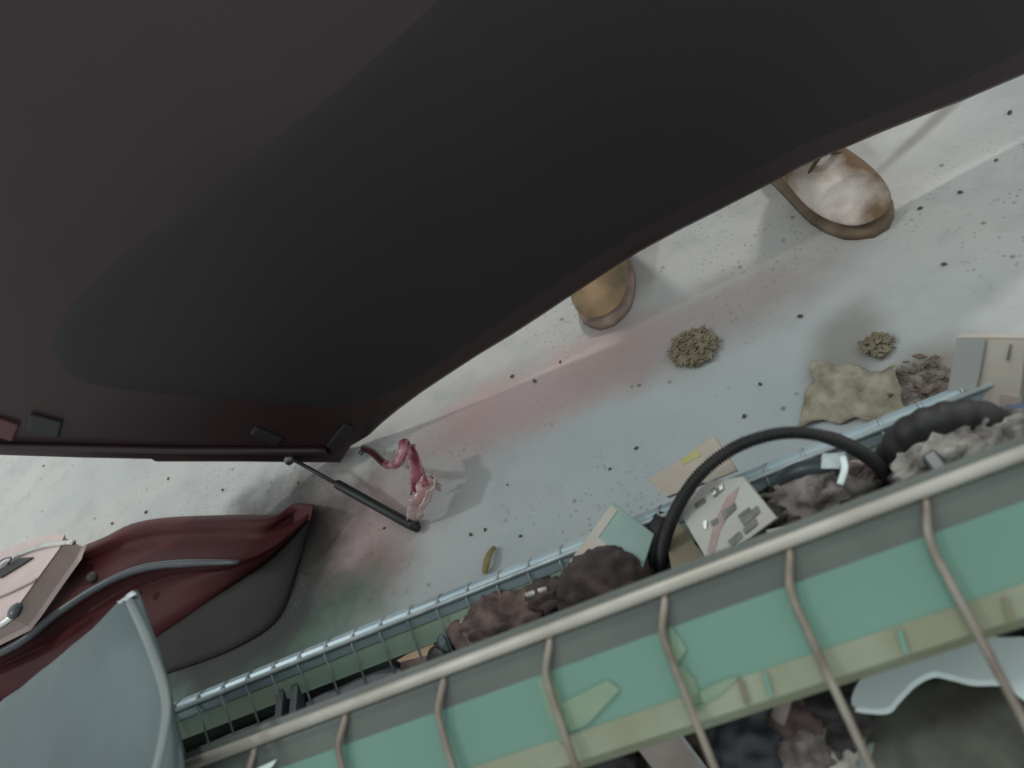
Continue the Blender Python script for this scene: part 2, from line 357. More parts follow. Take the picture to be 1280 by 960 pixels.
for side, h, s in ((0, haR, 1), (1, haL, -1)):
    wv = 14 if side == 0 else 17
    dirf = (V((0, 0, .3))+gN*.9).normalized()                # reach over the top edge
    palm = h+dirf*.075+V((0, 0, .025)); bv.append(palm); be.append((wv, len(bv)-1)); br.append(.03); pi_ = len(bv)-1
    for f in range(4):
        b0 = palm+gh*((f-1.5)*.02)+dirf*.02; b1 = b0+gN*.03+V((0, 0, .006)); b2 = b1+gN*.018-V((0, 0, .022)); i0 = len(bv)
        bv += [b0, b1, b2]; be += [(pi_, i0), (i0, i0+1), (i0+1, i0+2)]; br += [.0095, .009, .0075]
    t0 = palm-gh*(s*.03)-dirf*.02; t1 = t0-gh*(s*.015)-V((0, 0, .03)); i0 = len(bv); bv += [t0, t1]; be += [(pi_, i0), (i0, i0+1)]; br += [.011, .009]
skin_mesh('body', bv, be, br, 0, M_skin, pers)
skin_mesh('trousers', [pel+V((0, 0, .12)), pel, hR, kR, anR+V((0, 0, .12)), hL, kL, anL+V((0, 0, .12))], [(0, 1), (1, 2), (2, 3), (3, 4), (1, 5), (5, 6), (6, 7)], [.135, .14, .095, .062, .048, .095, .062, .048], 1, M_tr, pers)
skin_mesh('shirt', [pel-V((0, 0, .05)), pel+V((0, 0, .16)), ch, ch+V((0, 0, .11)), shR, elR, elR.lerp(haR, .7), shL, elL, elL.lerp(haL, .7)], [(0, 1), (1, 2), (2, 3), (2, 4), (4, 5), (5, 6), (2, 7), (7, 8), (8, 9)], [.160, .152, .158, .085, .080, .055, .042, .075, .055, .042], 1, M_jk, pers)
link('hair', lump('hair', hd+V((0, 0, .07))-fw*.02, px_*.088, fw*.098, V((0, 0, .085)), .06, 6, 3, 2), M_hair, pers)
link('nose', lump('nose', hd+fw*.098+V((0, 0, .015)), px_*.014, fw*.02, V((0, 0, .024)), .02, 2, 2), M_skin, pers)
for s in (-1, 1):
    link('eye', lump('eye', hd+fw*.085+px_*(s*.03)+V((0, 0, .035)), px_*.013, fw*.01, V((0, 0, .009)), 0, 1, 2), mat('eye', rgb(230, 228, 222), rgb(60, 40, 30), 4, .3), pers)
    link('ear', lump('ear', hd+px_*(s*.085)+V((0, 0, .02)), px_*.01, fw*.02, V((0, 0, .032)), .05, 2, 2), M_skin, pers)
link('mouth', lump('mouth', hd+fw*.083-V((0, 0, .035)), px_*.024, fw*.008, V((0, 0, .007)), .02, 2, 2), mat('lips', rgb(140, 82, 74), rgb(130, 74, 68), 8, .5), pers)
# shoes: sections along the foot (distance from toe, half width, sole height, top height)
SEC = [(.0, .012, .012, .022), (.008, .030, .010, .036), (.022, .041, .008, .046), (.05, .049, .006, .056), (.085, .052, .006, .066), (.12, .049, .008, .082), (.15, .045, .012, .102), (.18, .041, .014, .118), (.21, .038, .014, .128), (.245, .037, .012, .132), (.272, .034, .012, .128), (.288, .024, .014, .110)]
def shoe(tipp, d, m_up, m_sole, m_lace, roll, sc_w, label):
    s_ = V((d.y, -d.x, 0)); n = len(SEC); K = 18; rows = []
    for (x, hw, z0, z1) in SEC:
        hw *= sc_w; r_ = []
        for k in range(K):
            t = 2*math.pi*k/K; cx, cz = math.cos(t), math.sin(t)
            cx = math.copysign(abs(cx)**.75, cx); zz = .5+.5*math.copysign(abs(cz)**.8, cz); hh = hw*(1.05-.30*zz*zz*(1 if x > .1 else .6))
            p = tipp+d*x+s_*(cx*hh+roll*x)+V((0, 0, z0+.012+(z1-z0-.012)*zz)); p = p+V((0, 0, .0025))*noise.noise(p*45)
            r_.append(p)
        rows.append(r_)
    vs = [p for r_ in rows for p in r_]; fs = [(i*K+k, i*K+(k+1) % K, (i+1)*K+(k+1) % K, (i+1)*K+k) for i in range(n-1) for k in range(K)]
    fs += [tuple(range(K))[::-1], tuple((n-1)*K+k for k in range(K))]
    me = mesh('shoe', vs, fs); sh = link('shoe', me, m_up, pers); md = sh.modifiers.new('sub', 'SUBSURF'); md.levels = 2; md.render_levels = 2
    if label: sh['label'] = label
    op = [tipp+d*(x-(.006 if i == 0 else 0))+s_*(hw*sc_w*1.0*sg+roll*x) for sg in (1, -1) for i, (x, hw, a, b) in (list(enumerate(SEC)) if sg == 1 else list(enumerate(SEC))[::-1])]
    op = [p+V((0, 0, .007)) for p in op]; sm = prism('sole', op, V((0, 0, 1)), .014, .0); link('sole', sm, m_sole, sh)
    for q in range(3):
        x = .105+.022*q; zt = .075+.016*q+.010; c = tipp+d*x+s_*(roll*x)
        link('lace', tube('lace', spline([c+s_*.026+V((0, 0, zt-.016)), c+V((0, 0, zt)), c-s_*.026+V((0, 0, zt-.016))], 8), .0026, 8), m_lace, sh)
    return sh
M_shR = mat('spattered_tan_suede', rgb(226, 214, 206), rgb(122, 98, 76), 9, .85, bump=.5, bscale=120, thr=(.38, .58))
M_shL = mat('olive_tan_suede', rgb(180, 150, 116), rgb(120, 112, 86), 18, .85, bump=.3, bscale=160, thr=(.38, .62))
M_so1 = mat('dirty_brown_sole', rgb(132, 112, 92), rgb(100, 84, 68), 30, .8); M_so2 = mat('pinkish_rubber_sole', rgb(178, 152, 142), rgb(140, 118, 110), 30, .8)
M_lace = mat('tan_lace', rgb(110, 92, 70), rgb(90, 74, 56), 30, .9)
shoe(SR, dR, M_shR, M_so1, M_lace, .0, .98, 'brown suede shoe heavily spattered with white paint')
shoe(SL, dL, M_shL, M_so2, M_lace, .0, 1.0, 'olive tan suede shoe with a pinkish rubber sole')

# ================================================================ RACK
M_green = mat('sea_green_paint', rgb(104, 141, 127), rgb(98, 133, 120), 5, .42, spec=.4)
M_greenworn = mat('worn_sea_green_paint', rgb(142, 170, 154), rgb(172, 176, 150), 7, .45, thr=(.35, .7))
M_wire = mat('dull_chrome_wire', rgb(150, 144, 134), rgb(116, 104, 92), 30, .45, metal=.3)
M_wire2 = mat('pale_zinc_wire', rgb(176, 186, 188), rgb(140, 150, 150), 30, .4, metal=.4)
M_rail2 = mat('pale_blue_grey_rail', rgb(172, 190, 196), rgb(150, 168, 176), 10, .35, metal=.2)
M_rail = mat('greige_rail', rgb(186, 183, 174), rgb(164, 160, 150), 20, .45, metal=.2)
M_flange = mat('grey_green_flange', rgb(88, 96, 90), rgb(80, 86, 82), 20, .5)
M_tape = mat('aged_masking_tape', rgb(140, 148, 128), rgb(126, 130, 106), 16, .8)
M_tray = mat('grimy_tray', rgb(86, 100, 92), rgb(60, 64, 60), 8, .7)
S0, S1 = -.80, .46
rack = thing('wire_rack', 'sea green metal rack with sloping wire bins full of scrap', 'rack', W(-.2, .2, 0))
SLP = .58
def rbox(name, s0, s1, w0, w1, z0, z1, m, bev=.0015, parent=rack, smooth=False):
    return link(name, box(name, W((s0+s1)/2, (w0+w1)/2, (z0+z1)/2), _e*((s1-s0)/2), _n*((w1-w0)/2), V((0, 0, (z1-z0)/2)), bev), m, parent, smooth)
def rprof(name, s0, s1, prof, th, m, parent=rack):
    rows = [[W(s, a, b) for a, b in prof] for s in (s0, s1)]
    return link(name, grid_sheet(name, rows, th), m, parent, False)
# upper bin (between the two rails)
nw, nz_ = .246, .330; fw_, fz = .414, .150
link('near_rail', tube('near_rail', [W(S0, nw, nz_), W(S1, nw, nz_)], .0046, 14), M_rail, rack)
rprof('rail_flange', S0, S1, [(nw+.012, nz_-.003), (nw+.004, nz_-.004), (nw-.006, nz_-.006), (nw-.022, nz_-.014)], .003, M_flange)
ptop = (nw-.022, nz_-.014)
pn = (_n*SLP*1.0+V((0, 0, -1))).normalized()       # normal of the sloping plate
pb = LW(PL(880, 863, W(0, *ptop), pn)); pb2 = LW(PL(880, 899, W(0, *ptop), pn)); 
def onp(wv, off=0.0): return (wv, ptop[1]-(ptop[0]-wv)*SLP+off)
pan = rprof('front_panel', S0, S1, [ptop, onp(pb[1])], .003, M_green)
rprof('worn_lip', S0, S1, [onp(pb[1], .001), onp(pb2[1], .001), (pb2[1]+.002, onp(pb2[1])[1]-.02)], .003, M_tape)
# remnants of masking tape on the plate and lip
random.seed(3)
def patch(pxs, m, parent, off=.003, name='tape_patch'):
    pts = [PL(x, y, W(0, ptop[0], ptop[1]+off), pn) for x, y in pxs]
    return link(name, prism(name, pts, pn, .0012), m, parent, False)
M_tape2 = mat('yellowed_tape', rgb(130, 146, 122), rgb(110, 138, 118), 24, .8)
patch([(836, 782), (852, 800), (858, 812), (846, 830), (868, 848), (880, 884), (868, 888), (840, 830)][::-1], M_tape2, rack)
patch([(672, 848), (690, 842), (704, 882), (712, 925), (700, 930), (684, 890)], M_tape2, rack)
patch([(700, 880), (760, 850), (775, 862), (735, 905), (712, 915)], M_tape2, rack)
patch([(852, 876), (905, 850), (925, 845), (900, 868), (860, 890)], M_tape2, rack)
for x in (925, 955, 1124, 1255):
    y = 863-(x-880)*.311
    patch([(x-3, y+2), (x+3, y), (x+12, y+30), (x+6, y+32)], M_green if x in (955, 1124) else mat('tape_fold', rgb(122, 120, 94), None, 20, .8), rack, .0045, 'tape_edge')
# near wires: hooked on the rail, bent outwards, then down the slope
wend = .012
for i in range(-8, 6):
    s = -.008+.0885*i-.004
    bw, bz = nw-.026, nz_-.004
    low = (wend, bz-(bw-wend)*SLP+.004)
    pts = [W(s+.012, nw-.002, nz_-.003)]+spline([W(s+.009, nw-.010, nz_-.004), W(s+.002, bw+.002, bz-.003), W(s, bw-.008, bz-.009)], 8)+[W(s, bw-.05, bz-.05*SLP-.001), W(s, *low)]
    link('near_wire', tube('near_wire', pts, .0027, 8), M_wire, rack)
frz = nz_-.004-(nw-.026-wend)*SLP
link('lower_rail', tube('lower_rail', [W(S0, wend, frz), W(S1, wend, frz)], .006, 12), M_rail, rack)
# far side
rprof('far_rail', S0, S1, [(fw_+.012, fz-.012), (fw_+.011, fz-.002), (fw_+.004, fz+.003), (fw_-.006, fz), (fw_-.010, fz-.007)], .003, M_rail2)
link('far_rod', tube('far_rod', [W(S0, fw_-.004, fz+.005), W(S1, fw_-.004, fz+.005)], .0030, 10), M_wire2, rack)
rprof('back_apron', S0, S1, [(fw_-.008, fz-.008), (fw_-.027, fz-.024)], .003, M_greenworn)
rprof('apron_lip', S0, S1, [(fw_-.026, fz-.025), (fw_-.028, fz-.040), (fw_-.026, fz-.070)], .003, M_tray)
k = -.7048-.0375*2
while k < S1-.01:
    pts = [W(k+.006, fw_+.012, fz-.002), W(k+.003, fw_+.008, fz+.0035)]+spline([W(k+.002, fw_, fz+.0065), W(k, fw_-.009, fz+.002), W(k, fw_-.016, fz-.005)], 6)+[W(k, fw_-.060, fz-.036)]
    link('far_wire', tube('far_wire', pts, .0014, 7), M_wire2, rack); k += .0375
rbox('bin_floor', S0, S1, .205, fw_-.02, .070, .076, M_tray)
rbox('bin_wall', S0, S1, .238, .242, .076, nz_-.016, M_tray)
rbox('lower_tray', S0, S1, wend-.005, .214, .070, .076, M_tray)
rbox('tray_wall', S0, S1, wend-.008, wend-.004, .07, .13, M_green)
rbox('back_wall', S0, S1, fw_-.022, fw_-.018, .070, fz-.02, M_tray)
for s in (S0, S1):
    rbox('end_plate', s-.003, s+.003, wend-.01, .24, .06, .20, M_green); rbox('end_plate', s-.003, s+.003, .24, fw_+.008, .06, fz-.005, M_green)
    rbox('leg', s-.012, s+.012, .225, .25, 0, nz_-.006, M_green); rbox('leg', s-.012, s+.012, fw_-.012, fw_+.012, 0, fz-.012, M_green); rbox('leg', s-.012, s+.012, wend-.012, wend+.012, 0, frz-.006, M_green)

# ================================================================ MAROON BUMPER lying on the floor
M_bump = mat('maroon_bumper_paint', rgb(80, 36, 39), rgb(64, 31, 33), 6, .5, spec=.12)
M_bead = mat('grey_rubber_bead', rgb(70, 74, 80), rgb(56, 58, 63), 20, .32)
bump = thing('car_bumper', 'maroon car bumper with a curved grey bead lying on the floor', 'car part', Z(180, 740, 0))
b_top = [(-80, 775), (-20, 735), (40, 703), (88, 689), (130, 673), (165, 656), (210, 648), (290, 645), (345, 644), (366, 631), (392, 632)]
b_rdg = [(-80, 852), (-20, 826), (30, 800), (70, 768), (110, 741), (150, 720), (190, 708), (240, 704), (290, 703), (340, 684), (390, 640)]
b_low = [(-80, 940), (-20, 890), (30, 868), (80, 856), (130, 838), (180, 806), (225, 776), (265, 748), (305, 722), (345, 692), (388, 648)]
def lerp2(a, b, t): return (a[0]*(1-t)+b[0]*t, a[1]*(1-t)+b[1]*t)
rows = []
for kind, t, z in [(0, 0, .004), (0, .0, .045), (0, .06, .066), (0, .16, .072), (0, .3, .060), (0, .6, .056), (0, .88, .076), (0, 1, .080), (1, .06, .070), (1, .14, .050), (1, .3, .052), (1, .55, .045), (1, .8, .034), (1, 1, .026)]:
    pts = []
    for i, (a, r_, l) in enumerate(zip(b_top, b_rdg, b_low)):
        p = lerp2(a, r_, t) if kind == 0 else lerp2(r_, l, t); tz = z*(1 if i < 9 else (.8 if i == 9 else .6))
        pts.append(Z(*p, max(tz, .004)))
    rows.append(spline(pts, 50))
link('bumper_skin', grid_sheet('bumper_skin', rows, .004), M_bump, bump)
bd = spline([Z(*p, .090) for p in b_rdg[:9]]+[Z(300, 702, .085)], 50)
link('bead', tube('bead', bd, [.0015+.0055*min(1, (50-i)/12) for i in range(51)], 12), M_bead, bump)
M_shade = mat('painted_bumper_shade', rgb(70, 67, 66), rgb(62, 60, 59), 8, .85, spec=.2)
b_shade = [(-80, 962), (-20, 915), (30, 895), (80, 884), (130, 872), (180, 850), (236, 832), (296, 808), (344, 776), (366, 728), (384, 664)]
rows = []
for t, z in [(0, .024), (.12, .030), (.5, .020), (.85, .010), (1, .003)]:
    rows.append(spline([Z(*lerp2(l, q, t), z) for l, q in zip(b_low, b_shade)], 40))
link('shadow_sheet', grid_sheet('shadow_sheet', rows, .003), M_shade, bump)  # dark sheet added to stand for the shadow under the bumper
link('end_flap', prism('end_flap', [Z(366, 631, .055), Z(392, 632, .052), Z(388, 650, .045), Z(366, 656, .045)], V((.1, -.5, .8)), .003), M_bump, bump, False)
link('clip', lathe('clip', Z(172, 742, .07), V((.2, -.5, .8)), [(.002, 0), (.007, .001), (.007, .005), (.003, .007)], 14), M_steel, bump)
link('clip', lathe('clip', Z(116, 722, .085), V((.2, -.5, .8)), [(.004, 0), (.010, .001), (.010, .004), (.004, .006)], 14), M_black, bump)
M_hole = mat('painted_shade_black', rgb(52, 48, 48), rgb(44, 42, 42), 10, .8)
# pale lamp unit at the bumper's left end
M_pale = mat('pale_pink_plastic', rgb(200, 182, 176), rgb(182, 162, 158), 10, .25, spec=.6); M_chr = mat('bright_chrome', rgb(226, 224, 220), rgb(196, 196, 194), 20, .14, metal=.85)
lamp = thing('car_lamp', 'pale pinkish lamp unit with bright edge resting on the maroon bumper', 'car part', Z(20, 740, .09))
lo = [(-70, 745), (-30, 722), (0, 706), (30, 691), (62, 681), (92, 678), (86, 692), (60, 728), (34, 765), (24, 778), (0, 790), (-70, 825)]
link('lamp_body', prism('lamp_body', [Z(x, y, .112) for x, y in lo], V((0, 0, 1)), .045, .006), M_pale, lamp, False)
link('bright_edge', tube('bright_edge', spline([Z(x, y, .136) for x, y in lo[:6]], 20), .0048, 8), M_chr, lamp)
link('bright_edge', tube('bright_edge', spline([Z(x, y, .136) for x, y in [(-70, 810), (-20, 790), (0, 782), (22, 766)]], 20), .006, 8), M_chr, lamp)
link('rib', tube('rib', spline([Z(x, y, .137) for x, y in [(-60, 765), (0, 745), (45, 724)]], 12), .0025, 8), M_pale, lamp)
link('dark_slot', prism('dark_slot', [Z(x, y, .136) for x, y in [(-10, 722), (0, 712), (25, 698), (42, 697), (30, 705), (2, 722)]], V((0, 0, 1)), .004), M_black, lamp, False)
link('screw_cap', lathe('screw_cap', Z(22, 765, .134), V((0, 0, 1)), [(.012, 0), (.014, .003), (.013, .008), (.009, .011)], 18), M_bead, lamp)
link('wire_loop', tube('wire_loop', spline([Z(-12, 722, .137), Z(0, 702, .147), Z(14, 697, .145), Z(8, 708, .137)], 14), .0012, 6), M_black, lamp)

# ================================================================ GREY-BLUE SHEET leaning on the rack's end
M_sheet = mat('blue_grey_primer', rgb(84, 99, 101), rgb(72, 85, 87), 9, .55, bump=.06, bscale=20)
M_sheetedge = mat('pale_grey_bead', rgb(118, 127, 126), rgb(104, 113, 112), 10, .45)
sheet = thing('sheet_panel', 'blue grey curved sheet panel leaning over the rack end', 'car part', Z(-60, 1000, 0))
Lb = [((163, 740), .372), ((130, 774), .358), ((70, 826), .325), ((0, 880), .28), ((-120, 975), .18), ((-260, 1090), .02)]
Rb = [((173, 741), .372), ((186, 778), .378), ((206, 842), .380), ((221, 905), .378), ((230, 975), .370), ((232, 1110), .34)]
Lp = spline([Z(*p, z) for p, z in Lb], 24); Rp = spline([Z(*p, z) for p, z in Rb], 24)
rows = []
for i in range(25):
    r_ = []
    for j in range(17):
        u = j/16; p = Lp[i].lerp(Rp[i], u); p = p+V((0, 0, .018*math.sin(math.pi*u)*min(1, i/8)+.004*noise.noise(p*14))); r_.append(p)
    rows.append(r_)
link('sheet', grid_sheet('sheet', rows, .0025), M_sheet, sheet)
link('edge_bead', tube('edge_bead', spline([Z(162, 752, .376), Z(178, 785, .384), Z(196, 830, .390), Z(207, 870, .392), Z(207, 905, .392), Z(196, 960, .390), Z(180, 1000, .384)], 40), .0045, 10, flat=(.6, 1)), M_sheetedge, sheet)
link('torn_corner', crumple_sheet('torn_corner', [Z(147, 752, .374), Z(166, 739, .379), Z(171, 743, .378), Z(152, 757, .375)], 6, .004, .001, 60, 3), mat('bare_metal_edge', rgb(190, 196, 200), rgb(150, 156, 160), 40, .35, metal=.3), sheet)

# ================================================================ SCRAP IN THE UPPER BIN
U3 = V((0, 0, 1))
def put(name, me, m, label, cat, group=None, smooth=True):
    return tag(link(name, me, m, None, smooth), label, cat, group)
def lumpx(name, px, z, hl, hw, hh, m, label, cat, amp=.3, freq=4, seed=0, sharp=True, rot=0, sub=4, group=None):
    a = _e*math.cos(rot)+_n*math.sin(rot); b = -_e*math.sin(rot)+_n*math.cos(rot)
    return put(name, lump(name, Z(*px, z), a*hl, b*hw, U3*hh, amp, freq, sub, seed, sharp), m, label, cat, group)
M_brown = mat('dark_brown_rag', rgb(74, 62, 60), rgb(50, 43, 42), 40, .9, bump=.4)
M_rust = mat('rusty_brown', rgb(104, 86, 82), rgb(62, 48, 46), 60, .8, bump=.4, bscale=120)
M_greyrag = mat('grey_rag', rgb(156, 146, 141), rgb(88, 81, 79), 60, .9, bump=.6)
M_paleRag = mat('pale_grey_rag', rgb(170, 167, 160), rgb(84, 76, 73), 55, .9, bump=.6)
M_wood = mat('pale_wood', rgb(176, 152, 128), rgb(150, 126, 104), 30, .8)
M_dkfab = mat('dark_violet_grey_cloth', rgb(112, 112, 120), rgb(92, 92, 98), 14, .75)
M_card = mat('cream_card', rgb(188, 184, 174), rgb(172, 164, 152), 12, .8)
M_cardg = mat('pale_green_card', rgb(150, 174, 168), rgb(132, 156, 150), 10, .7)
M_white = mat('white_plastic', rgb(222, 236, 234), rgb(206, 220, 218), 8, .45)
M_dark = mat('oily_dark_metal', rgb(54, 50, 48), rgb(38, 36, 36), 40, .6, bump=.3)
M_blue = mat('slate_blue_cloth', rgb(96, 110, 130), rgb(80, 90, 108), 20, .9)
# flat things low down at the left
put('dark_cloth', crumple_sheet('dark_cloth', [Z(250, 934, .116), Z(490, 832, .116), Z(530, 850, .116), Z(285, 965, .116)], 18, .004, .003, 25, 2), M_dkfab, 'dark violet grey cloth lying flat at the left of the bin', 'cloth')
put('metal_strip', prism('metal_strip', [Z(x, y, .104) for x, y in [(425, 848), (520, 812), (532, 820), (436, 858)]], U3, .006, .001), mat('blue_grey_strip', rgb(132, 148, 150), rgb(104, 118, 120), 20, .5), 'flat blue grey strip beside the pale wood scrap', 'scrap', None, False)
for i, x in enumerate((354, 372)):
    put('grey_offcut', box('grey_offcut', Z(x, 882-i*7, .128), _e*.005, _n*.020, U3*.008, .002), M_bead, ('grey offcut on the dark cloth, the left of two', 'grey offcut on the dark cloth, the right of two')[i], 'scrap', 'offcuts on the dark cloth', False)
put('wood_scrap', prism('wood_scrap', [Z(x, y, .118) for x, y in [(500, 826), (530, 806), (548, 800), (546, 818), (536, 832), (520, 838)]], (U3+_n*-.3), .018, .002), M_wood, 'pale wooden scrap piece with a dark groove', 'scrap', None, False)
put('pipe_stub', tube('pipe_stub', [Z(506, 836, .120), Z(546, 826, .120)], .009, 14), M_rust, 'short rusty pipe stub below the pale wood scrap', 'pipe')
lumpx('plastic_offcut', (551, 822), .12, .014, .016, .014, M_black, 'small black plastic offcut between wood scrap and rusty rag', 'scrap', .15, 3, 4, False)
lumpx('plastic_lump', (560, 806), .115, .010, .02, .016, mat('petrol_plastic', rgb(78, 96, 100), rgb(60, 72, 76), 10, .5), 'small petrol blue plastic lump beside the rusty rag', 'scrap', .2, 3, 5)
put('rusty_strap', tube('rusty_strap', spline([Z(566, 782, .135), Z(572, 795, .145), Z(582, 812, .140)], 10), .007, 10, flat=(.5, 1.3)), M_rust, 'rusty strap end, left of two curved straps', 'scrap', 'curved straps')
put('rusty_strap', tube('rusty_strap', spline([Z(579, 775, .135), Z(586, 790, .148), Z(594, 806, .140)], 10), .006, 10, flat=(.5, 1.3)), M_greyrag, 'greyish strap end, right of two curved straps', 'scrap', 'curved straps')
lumpx('rusty_rag', (640, 782), .118, .060, .034, .036, M_rust, 'rusty brown crumpled rag in the middle of the bin', 'rag', .35, 5, 1)
lumpx('rusty_clump', (618, 764), .130, .026, .018, .022, M_rust, 'small rusty clump against the back apron', 'rag', .3, 5, 11)
lumpx('rusty_clump', (688, 752), .126, .032, .022, .026, M_brown, 'brown clump between rusty rag and dark brown rag', 'rag', .35, 5, 12)
put('pale_rod', tube('pale_rod', [Z(658, 745, .150), Z(684, 736, .150)], .0035, 8), M_rail, 'short pale rod poking from the rusty rag', 'scrap')
lumpx('dark_brown_rag', (757, 735), .140, .048, .036, .042, M_brown, 'dark brown furry rag in front of the pale green card', 'rag', .25, 5, 3)
for i, (px, r_) in enumerate([((600, 812), .02), ((690, 790), .03), ((830, 740), .03), ((930, 700), .03), ((1040, 655), .03), ((1130, 620), .03)]):
    lumpx('oily_rag', px, .098, .05, .036, r_, M_dark, ['oily dark rag under the curved straps', 'oily dark rag under the rusty rag', 'oily dark rag at the foot of the corrugated pipe', 'oily dark rag under the printed label card', 'oily dark rag under the grey rag', 'oily dark rag under the thick hose'][i], 'rag', .3, 4, 20+i, group='oily rags at the bottom of the bin')
# cards and papers
t_off = [0]
def card(name, pxz, th, m, label, cat='card', bev=.0005):
    pts = [Z(x, y, z) for x, y, z in pxz]; n = (pts[1]-pts[0]).cross(pts[-1]-pts[0]).normalized()
    if n.z < 0: n = -n
    pts = [PL(x, y, pts[0], n) for x, y, z in pxz]; t_off[0] = th/2
    t = thing(name, label, cat, sum(pts, V())/len(pts))
    link('sheet', prism('sheet', pts, n, th, bev), m, t, False); return t, pts, n
def sub(t, n, pxs, base, th, m, name):
    pts = [PL(x, y, base+n*(t_off[0]+.0003), n) for x, y in pxs]; return link(name, prism(name, pts, n, .0007), m, t, False)
t, p, n = card('green_card', [(708, 708, .150), (766, 628, .175), (818, 668, .170), (800, 722, .150)], .003, M_cardg, 'pale green folded card with cream edges behind the dark brown rag')
sub(t, n, [(708, 708), (764, 631), (772, 638), (748, 672), (758, 680), (728, 716)], p[0], .002, M_card, 'cream_edge')
sub(t, n, [(758, 706), (768, 682), (782, 706), (770, 716)], p[0], .002, M_card, 'cream_patch')
t, p, n = card('cardboard_sleeve', [(814, 600, .170), (894, 546, .190), (922, 588, .185), (835, 622, .168)], .006, mat('pinkish_cardboard', rgb(190, 180, 168), rgb(176, 164, 150), 14, .8), 'long pinkish cardboard sleeve with a yellow mark behind the corrugated pipe', 'cardboard')
sub(t, n, [(850, 574), (872, 562), (876, 570), (855, 581)], p[0], .002, mat('yellow_mark', rgb(186, 180, 120), None, 20, .7), 'yellow_mark')
sub(t, n, [(872, 600), (915, 578), (921, 589), (880, 604)], p[0], .003, M_card, 'cream_flap')
t, p, n = card('label_card', [(848, 636, .175), (886, 602, .190), (930, 596, .200), (972, 648, .190), (940, 672, .180), (886, 702, .165)], .005, mat('white_printed_card', rgb(200, 200, 192), rgb(190, 184, 178), 14, .65), 'white printed card smeared pink under the corrugated pipe')
M_smear = mat('pink_smear', rgb(184, 160, 156), rgb(166, 140, 138), 50, .6); M_ink = mat('grey_print', rgb(110, 108, 104), rgb(140, 138, 132), 90, .7)
sub(t, n, [(908, 622), (924, 608), (916, 634), (900, 664), (892, 694), (884, 690), (892, 656)], p[0], .0016, M_smear, 'pink_smear')
for q in ([(868, 630), (880, 622), (882, 628), (870, 636)], [(890, 616), (902, 606), (905, 611), (893, 622)], [(902, 640), (918, 628), (920, 636), (905, 650)], [(888, 652), (896, 647), (898, 653), (890, 658)], [(925, 650), (946, 632), (950, 640), (930, 658)], [(910, 676), (924, 664), (928, 671), (914, 684)], [(928, 662), (944, 648), (947, 655), (932, 668)], [(922, 644), (936, 634), (938, 638), (924, 648)]):
    sub(t, n, q, p[0]+n*.0008, .0014, M_ink, 'print_bar')
M_foil = mat('bright_foil', rgb(240, 240, 236), None, 20, .1, metal=.9)
for q in ([(889, 612), (894, 608), (895, 617), (890, 619)], [(898, 608), (903, 604), (904, 611), (900, 613)], [(879, 652), (884, 650), (883, 661), (880, 661)]): sub(t, n, q, p[0]+n*.0012, .0016, M_foil, 'foil_dot')
put('kraft_card', prism('kraft_card', [Z(x, y, .150) for x, y in [(846, 650), (884, 700), (842, 722), (836, 690)]], U3, .004), mat('kraft_card', rgb(152, 142, 122), rgb(132, 122, 104), 14, .8), 'small kraft card between the pipe foot and the printed card', 'card', None, False)
put('white_strip', prism('white_strip', [Z(x, y, .185) for x, y in [(958, 664), (1018, 650), (1030, 655), (966, 678)]], U3, .004), M_card, 'narrow white strip beside the grey rag', 'scrap', None, False)
# corrugated pipe
cp = spline([Z(824, 728, .10), Z(826, 705, .135), Z(832, 672, .165), Z(847, 634, .190), Z(874, 594, .210), Z(914, 562, .222), Z(958, 545, .226), Z(1000, 541, .222), Z(1042, 549, .212), Z(1080, 568, .190), Z(1106, 592, .160), Z(1118, 622, .12)], 520)
put('corrugated_pipe', tube('corrugated_pipe', cp, .0056, 12, corr=.0008), M_rub, 'thin black corrugated pipe arching over the printed card', 'pipe')
cq = spline([Z(806, 726, .10), Z(812, 700, .140), Z(816, 672, .155), Z(824, 648, .150), Z(836, 640, .13)], 40)
put('black_hose', tube('black_hose', cq, .009, 12, flat=(.7, 1)), M_rub, 'short black hose beside the foot of the corrugated pipe', 'hose')
# right-hand scrap
lumpx('grey_rag', (1028, 626), .150, .050, .026, .036, M_greyrag, 'grey crumpled rag under the blue grey hose', 'rag', .40, 8, 6)
put('curved_hose', tube('curved_hose', spline([Z(970, 628, .14), Z(976, 606, .165), Z(992, 592, .180), Z(1018, 585, .186), Z(1046, 588, .18), Z(1062, 600, .15)], 50), .0085, 14), mat('blue_black_hose', rgb(66, 72, 76), rgb(48, 50, 52), 16, .4), 'curved blue black hose over the grey rag', 'hose')
put('inner_hose', tube('inner_hose', spline([Z(984, 632, .14), Z(994, 612, .165), Z(1014, 602, .175), Z(1040, 603, .165)], 40), .006, 12), M_rub, 'thin black hose nested inside the curved hose', 'hose')
put('plastic_tab', crumple_sheet('plastic_tab', [Z(1026, 584, .196), Z(1030, 568, .200), Z(1056, 566, .200), Z(1050, 586, .196)], 8, .004, .0012, 60, 4), M_white, 'pale bluish plastic tab on the curved hose', 'scrap')
put('plastic_sliver', tube('plastic_sliver', spline([Z(1052, 568, .202), Z(1056, 585, .205), Z(1050, 606, .200)], 10), .0022, 8, flat=(.4, 1.4)), M_white, 'shiny plastic sliver hanging by the curved hose', 'scrap')
lumpx('reddish_clump', (958, 612), .125, .020, .016, .022, M_rust, 'reddish brown clump left of the curved hose', 'rag', .3, 5, 15)
lumpx('mixed_clump', (1088, 600), .130, .026, .022, .030, M_rust, 'brown clump where the corrugated pipe ends', 'rag', .35, 6, 16)
